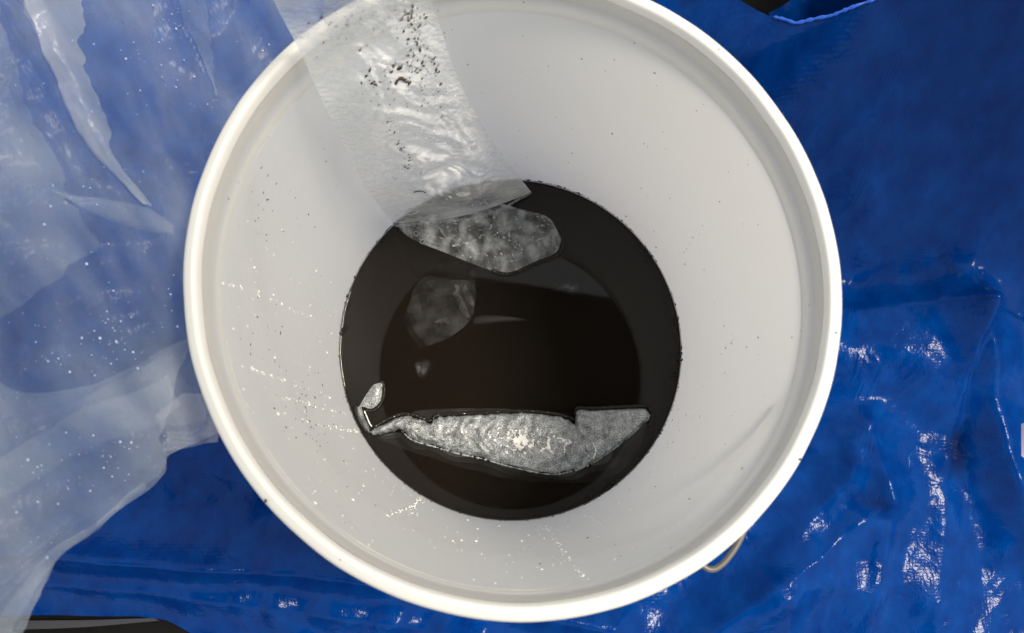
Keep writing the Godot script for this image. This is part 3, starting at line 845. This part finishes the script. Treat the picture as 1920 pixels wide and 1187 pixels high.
	part("wet_lip", tube([Vector3(-0.1128, 0.0882, 0.0510), Vector3(-0.1046, 0.0882, 0.0502), Vector3(-0.0990, 0.0882, 0.0420), Vector3(-0.0984, 0.0882, 0.0321), Vector3(-0.1009, 0.0882, 0.0279)], 0.0014, 50, 10, 0.5), M.lip, t)


# ---------------------------------------------------------------- large bag at the left
var bag_ridges: Array = []


func bag_point(x: float, z: float) -> Vector3:
	var p := Vector2(x, z)
	var h := 0.15 - x
	h += 0.012 * n_soft.get_noise_2d(x * 7.0 + 3.0, z * 5.0) + 0.020 * crumple(Vector2(x * 1.0 + z * 0.35, z * 0.8), 14.0, 5.5) + 0.010 * crumple(p, 3.0, 14.0) * 1.4 + 0.0040 * crumple(Vector2(x + z, (z - x) * 0.35), 6.0, 50.0)
	h += relief(bag_ridges, p)
	return Vector3(x, h, z)


func bag_sheet(a: Array, b: Array, nu: int, nv: int, lift: float, wavy := 0.0, ragged := 0.0) -> ArrayMesh:
	var ca := []
	var cb := []
	for j in nv + 1:
		ca.append(cr(a, float(j) / nv))
		cb.append(cr(b, float(j) / nv))
	return grid(nu, nv,
		func(u, v):
			var j := int(round(v * nv))
			var q: Vector2 = ca[j].lerp(cb[j], u)
			if ragged > 0.0:
				q += Vector2(n_soft.get_noise_2d(q.y * 60.0, u * 0.7), n_soft.get_noise_2d(q.y * 45.0, u * 0.7 + 9.0)) * ragged * (absf(u - 0.5) * 2.0)
			var p := bag_point(q.x, q.y)
			p.y += lift * minf(1.0, minf(u, 1.0 - u) * 8.0) + 0.0015
			if wavy > 0.0:
				p.y += wavy * crumple(q, 21.0, 45.0)
			return p,
		func(p, _u, _v): return Vector2((p.x * 0.92 - p.z * 0.38) / 0.13, (p.x * 0.38 + p.z * 0.92) / 0.42))


func make_large_bag() -> void:
	var t := thing("large_plastic_bag", "large milky clear plastic bag with droplets left of the bucket", "plastic bag")
	for r in [[[Vector2(-0.2275, -0.1509), Vector2(-0.2183, -0.1343), Vector2(-0.2072, -0.1014), Vector2(-0.1951, -0.0732), Vector2(-0.1859, -0.0542), Vector2(-0.1774, -0.0371)], [0.016, 0.016, 0.014, 0.012, 0.010, 0.0], 0.006, 0.016], [[Vector2(-0.1742, -0.1774), Vector2(-0.1707, -0.1423), Vector2(-0.1612, -0.1193), Vector2(-0.1586, -0.1082)], [0.008, 0.010, 0.008, 0.0], 0.003, 0.010], [[Vector2(-0.1492, -0.1923), Vector2(-0.1504, -0.1592), Vector2(-0.1567, -0.1448), Vector2(-0.1581, -0.1238)], [0.006, 0.008, 0.006, 0.0], 0.004, 0.008], [[Vector2(-0.1422, -0.1965), Vector2(-0.1433, -0.1564), Vector2(-0.1380, -0.1427), Vector2(-0.1329, -0.1353)], [0.005, 0.006, 0.005, 0.0], 0.003, 0.005], [[Vector2(-0.2099, -0.0366), Vector2(-0.1942, -0.0352), Vector2(-0.1792, -0.0324), Vector2(-0.1671, -0.0284)], [0.004, 0.009, 0.008, 0.004], 0.005, 0.010], [[Vector2(-0.1833, -0.0612), Vector2(-0.1761, -0.0530), Vector2(-0.1684, -0.0395)], [0.004, 0.006, 0.002], 0.003, 0.006], [[Vector2(-0.2359, 0.0240), Vector2(-0.2223, 0.0316), Vector2(-0.2090, 0.0449), Vector2(-0.1945, 0.0689)], [0.008, 0.010, 0.010, 0.0], 0.012, 0.02], [[Vector2(-0.2315, 0.0990), Vector2(-0.2147, 0.0859), Vector2(-0.1948, 0.0639), Vector2(-0.1701, 0.0430)], [0.012, 0.014, 0.012, 0.006], 0.010, 0.014], [[Vector2(-0.2190, 0.1179), Vector2(-0.2042, 0.1077), Vector2(-0.1848, 0.0891), Vector2(-0.1723, 0.0816)], [0.006, 0.010, 0.008, 0.003], 0.006, 0.012], [[Vector2(-0.2197, 0.1572), Vector2(-0.2117, 0.1416), Vector2(-0.2015, 0.1292), Vector2(-0.1904, 0.1185)], [0.006, 0.010, 0.008, 0.004], 0.005, 0.009], [[Vector2(-0.2304, -0.0882), Vector2(-0.2243, -0.0624), Vector2(-0.2116, -0.0356), Vector2(-0.2139, -0.0169)], [0.004, 0.008, 0.006, 0.0], 0.006, 0.012], [[Vector2(-0.1950, -0.1299), Vector2(-0.1866, -0.1137), Vector2(-0.1763, -0.1037)], [0.003, 0.005, 0.002], 0.004, 0.007]]:
		add_ridge(r[0], r[1], r[2], r[3], bag_ridges)
	var left := [Vector2(-0.3214, -0.1392), Vector2(-0.3168, -0.0796), Vector2(-0.3138, -0.0408), Vector2(-0.3109, -0.0027), Vector2(-0.3081, 0.0346), Vector2(-0.3053, 0.0713), Vector2(-0.2932, 0.1083), Vector2(-0.2806, 0.1469), Vector2(-0.2779, 0.1838)]
	var right := [Vector2(-0.0726, -0.3451), Vector2(-0.1064, -0.2180), Vector2(-0.1296, -0.1467), Vector2(-0.1512, -0.0866), Vector2(-0.1611, -0.0328), Vector2(-0.1618, 0.0131), Vector2(-0.1563, 0.0460), Vector2(-0.1509, 0.0680), Vector2(-0.1657, 0.0795), Vector2(-0.1700, 0.0837), Vector2(-0.1704, 0.0900), Vector2(-0.1753, 0.0984), Vector2(-0.1849, 0.1079), Vector2(-0.1922, 0.1179), Vector2(-0.2000, 0.1259), Vector2(-0.2050, 0.1381), Vector2(-0.2097, 0.1521), Vector2(-0.2135, 0.1636), Vector2(-0.2256, 0.2010)]
	part("film", bag_sheet(left, right, 180, 260, 0.0), M.big_film, t)
	for s in [[[Vector2(-0.2882, 0.0397), Vector2(-0.2347, 0.0447), Vector2(-0.2164, 0.0551), Vector2(-0.1988, 0.0516), Vector2(-0.1853, 0.0403), Vector2(-0.1689, 0.0251), Vector2(-0.1609, 0.0242)], [Vector2(-0.2779, 0.1838), Vector2(-0.2268, 0.1798), Vector2(-0.2153, 0.1588), Vector2(-0.2052, 0.1346), Vector2(-0.1907, 0.1136), Vector2(-0.1737, 0.0933), Vector2(-0.1708, 0.0816)], 0.012], [[Vector2(-0.2990, -0.1114), Vector2(-0.2452, -0.1348), Vector2(-0.2317, -0.1111), Vector2(-0.2236, -0.0782), Vector2(-0.2106, -0.0489), Vector2(-0.2029, -0.0328)], [Vector2(-0.2874, 0.0514), Vector2(-0.2354, 0.0332), Vector2(-0.2187, 0.0116), Vector2(-0.2081, -0.0004), Vector2(-0.1986, -0.0154), Vector2(-0.2011, -0.0306)], 0.010], [[Vector2(-0.2319, -0.1428), Vector2(-0.2254, -0.1304), Vector2(-0.2146, -0.0953), Vector2(-0.2009, -0.0629), Vector2(-0.1894, -0.0497), Vector2(-0.1790, -0.0383)], [Vector2(-0.2125, -0.1544), Vector2(-0.2100, -0.1390), Vector2(-0.2036, -0.1031), Vector2(-0.1949, -0.0811), Vector2(-0.1872, -0.0577), Vector2(-0.1779, -0.0386)], 0.004], [[Vector2(-0.1793, -0.1743), Vector2(-0.1755, -0.1581), Vector2(-0.1713, -0.1420), Vector2(-0.1624, -0.1218), Vector2(-0.1593, -0.1094)], [Vector2(-0.1701, -0.1799), Vector2(-0.1672, -0.1627), Vector2(-0.1636, -0.1428), Vector2(-0.1606, -0.1196), Vector2(-0.1589, -0.1090)], 0.003], [[Vector2(-0.2086, -0.0364), Vector2(-0.2003, -0.0362), Vector2(-0.1881, -0.0375), Vector2(-0.1782, -0.0369), Vector2(-0.1702, -0.0305)], [Vector2(-0.2082, -0.0360), Vector2(-0.1994, -0.0306), Vector2(-0.1865, -0.0275), Vector2(-0.1789, -0.0261), Vector2(-0.1690, -0.0265)], 0.003], [[Vector2(-0.2319, 0.0923), Vector2(-0.2151, 0.0789), Vector2(-0.1966, 0.0615), Vector2(-0.1811, 0.0530), Vector2(-0.1702, 0.0416)], [Vector2(-0.2309, 0.1101), Vector2(-0.2142, 0.0965), Vector2(-0.1941, 0.0777), Vector2(-0.1767, 0.0686), Vector2(-0.1666, 0.0576)], 0.003], [[Vector2(-0.1764, 0.0945), Vector2(-0.1855, 0.1054), Vector2(-0.1956, 0.1156), Vector2(-0.2049, 0.1241), Vector2(-0.2148, 0.1411), Vector2(-0.2196, 0.1601)], [Vector2(-0.1759, 0.0989), Vector2(-0.1849, 0.1079), Vector2(-0.1922, 0.1179), Vector2(-0.2000, 0.1259), Vector2(-0.2050, 0.1381), Vector2(-0.2135, 0.1636)], 0.002]]:
		part("fold", bag_sheet(s[0], s[1], 60, 130, s[2], 0.0, 0.0016), M.band if is_equal_approx(s[2], 0.004) else M.big_fold, t)
	part("crumpled_corner", bag_sheet([Vector2(-0.1654, 0.0521), Vector2(-0.1718, 0.0594), Vector2(-0.1742, 0.0638), Vector2(-0.1724, 0.0716), Vector2(-0.1708, 0.0821)], [Vector2(-0.1526, 0.0514), Vector2(-0.1534, 0.0570), Vector2(-0.1527, 0.0642), Vector2(-0.1521, 0.0708), Vector2(-0.1523, 0.0760)], 40, 60, 0.006, 0.018), M.clear, t, false, "clear shiny crumpled corner by the rim")
	var drops := []
	for c in [[215, 640, 26, 40, 60], [130, 675, 14, 10, 10], [110, 660, 60, 50, 30], [390, 205, 20, 12, 9], [340, 60, 24, 30, 18], [250, 110, 60, 60, 26], [330, 160, 40, 30, 18], [260, 370, 40, 16, 12], [150, 880, 60, 40, 50], [230, 840, 50, 30, 40], [320, 600, 24, 40, 20], [60, 960, 40, 60, 20], [200, 400, 140, 220, 40], [480, 90, 20, 20, 8]]:
		for k in int(c[4] * 0.7):
			var q := px_on_bag(c[0] + rng.randfn() * c[2], c[1] + rng.randfn() * c[3])
			if not inside_bag(q, left, right):
				continue
			var r := 0.00016 + 0.0005 * pow(rng.randf(), 4.0)
			drops.append([bag_point(q.x, q.y) + Vector3(0.3, 0.95, 0) * 0.003, Vector3(r, r * 0.7, r * 1.3), Vector3(0.55, 0.8, 0).normalized(), 0.3])
	part("droplets", blobs(drops), M.droplet, t, true)


func px_on_bag(x: float, y: float) -> Vector2:
	# places on the bag's slope, measured in a 1920-wide frame of its own
	var s := (x - 206.0) / 1000.0
	var r := (y - 520.0) / 1000.0
	return Vector2(-0.1952 + 0.1769 * s + 0.0123 * r + 0.0741 * s * s, -0.003 - 0.0369 * s + 0.2628 * r + 0.1127 * s * r - 0.0166 * r * r)


func inside_bag(q: Vector2, _left: Array, right: Array) -> bool:
	for k in right.size() - 1:
		if q.y >= right[k].y and q.y <= right[k + 1].y:
			var t: float = (q.y - right[k].y) / maxf(right[k + 1].y - right[k].y, 1e-6)
			return q.x < lerpf(right[k].x, right[k + 1].x, t) - 0.004
	return false


# ---------------------------------------------------------------- small things at the edges
func make_small_things() -> void:
	var b := thing("grey_board", "grey board edge on dark ground past the tarp's lower left edge", "board")
	var a := [Vector3(-0.4106, 0.0040, 0.2225), Vector3(-0.3570, 0.0040, 0.2222), Vector3(-0.2990, 0.0040, 0.2206)]
	var c := [Vector3(-0.4145, 0.0040, 0.2298), Vector3(-0.3566, 0.0040, 0.2278), Vector3(-0.2944, 0.0040, 0.2227)]
	part("board_face", ruled(a, c, 4, 20, func(p, _u, _v): return Vector3(0, 0.002, 0)), std(Color(0.24, 0.24, 0.26), 0.7), b)
	var s := thing("pale_plastic_scrap", "small pale lilac plastic flap at the right edge of the tarp", "plastic scrap")
	part("flap", ruled([Vector3(0.4038, 0.0750, 0.0613), Vector3(0.4008, 0.0750, 0.0758), Vector3(0.3986, 0.0750, 0.0862)], [Vector3(0.4238, 0.0750, 0.0508), Vector3(0.4215, 0.0750, 0.0759), Vector3(0.4149, 0.0750, 0.1007)], 20, 20, func(p, u, v): return Vector3(0, 0.006 * sin(u * 3.0 + v), 0)), std(Color(0.62, 0.58, 0.66), 0.4), s)
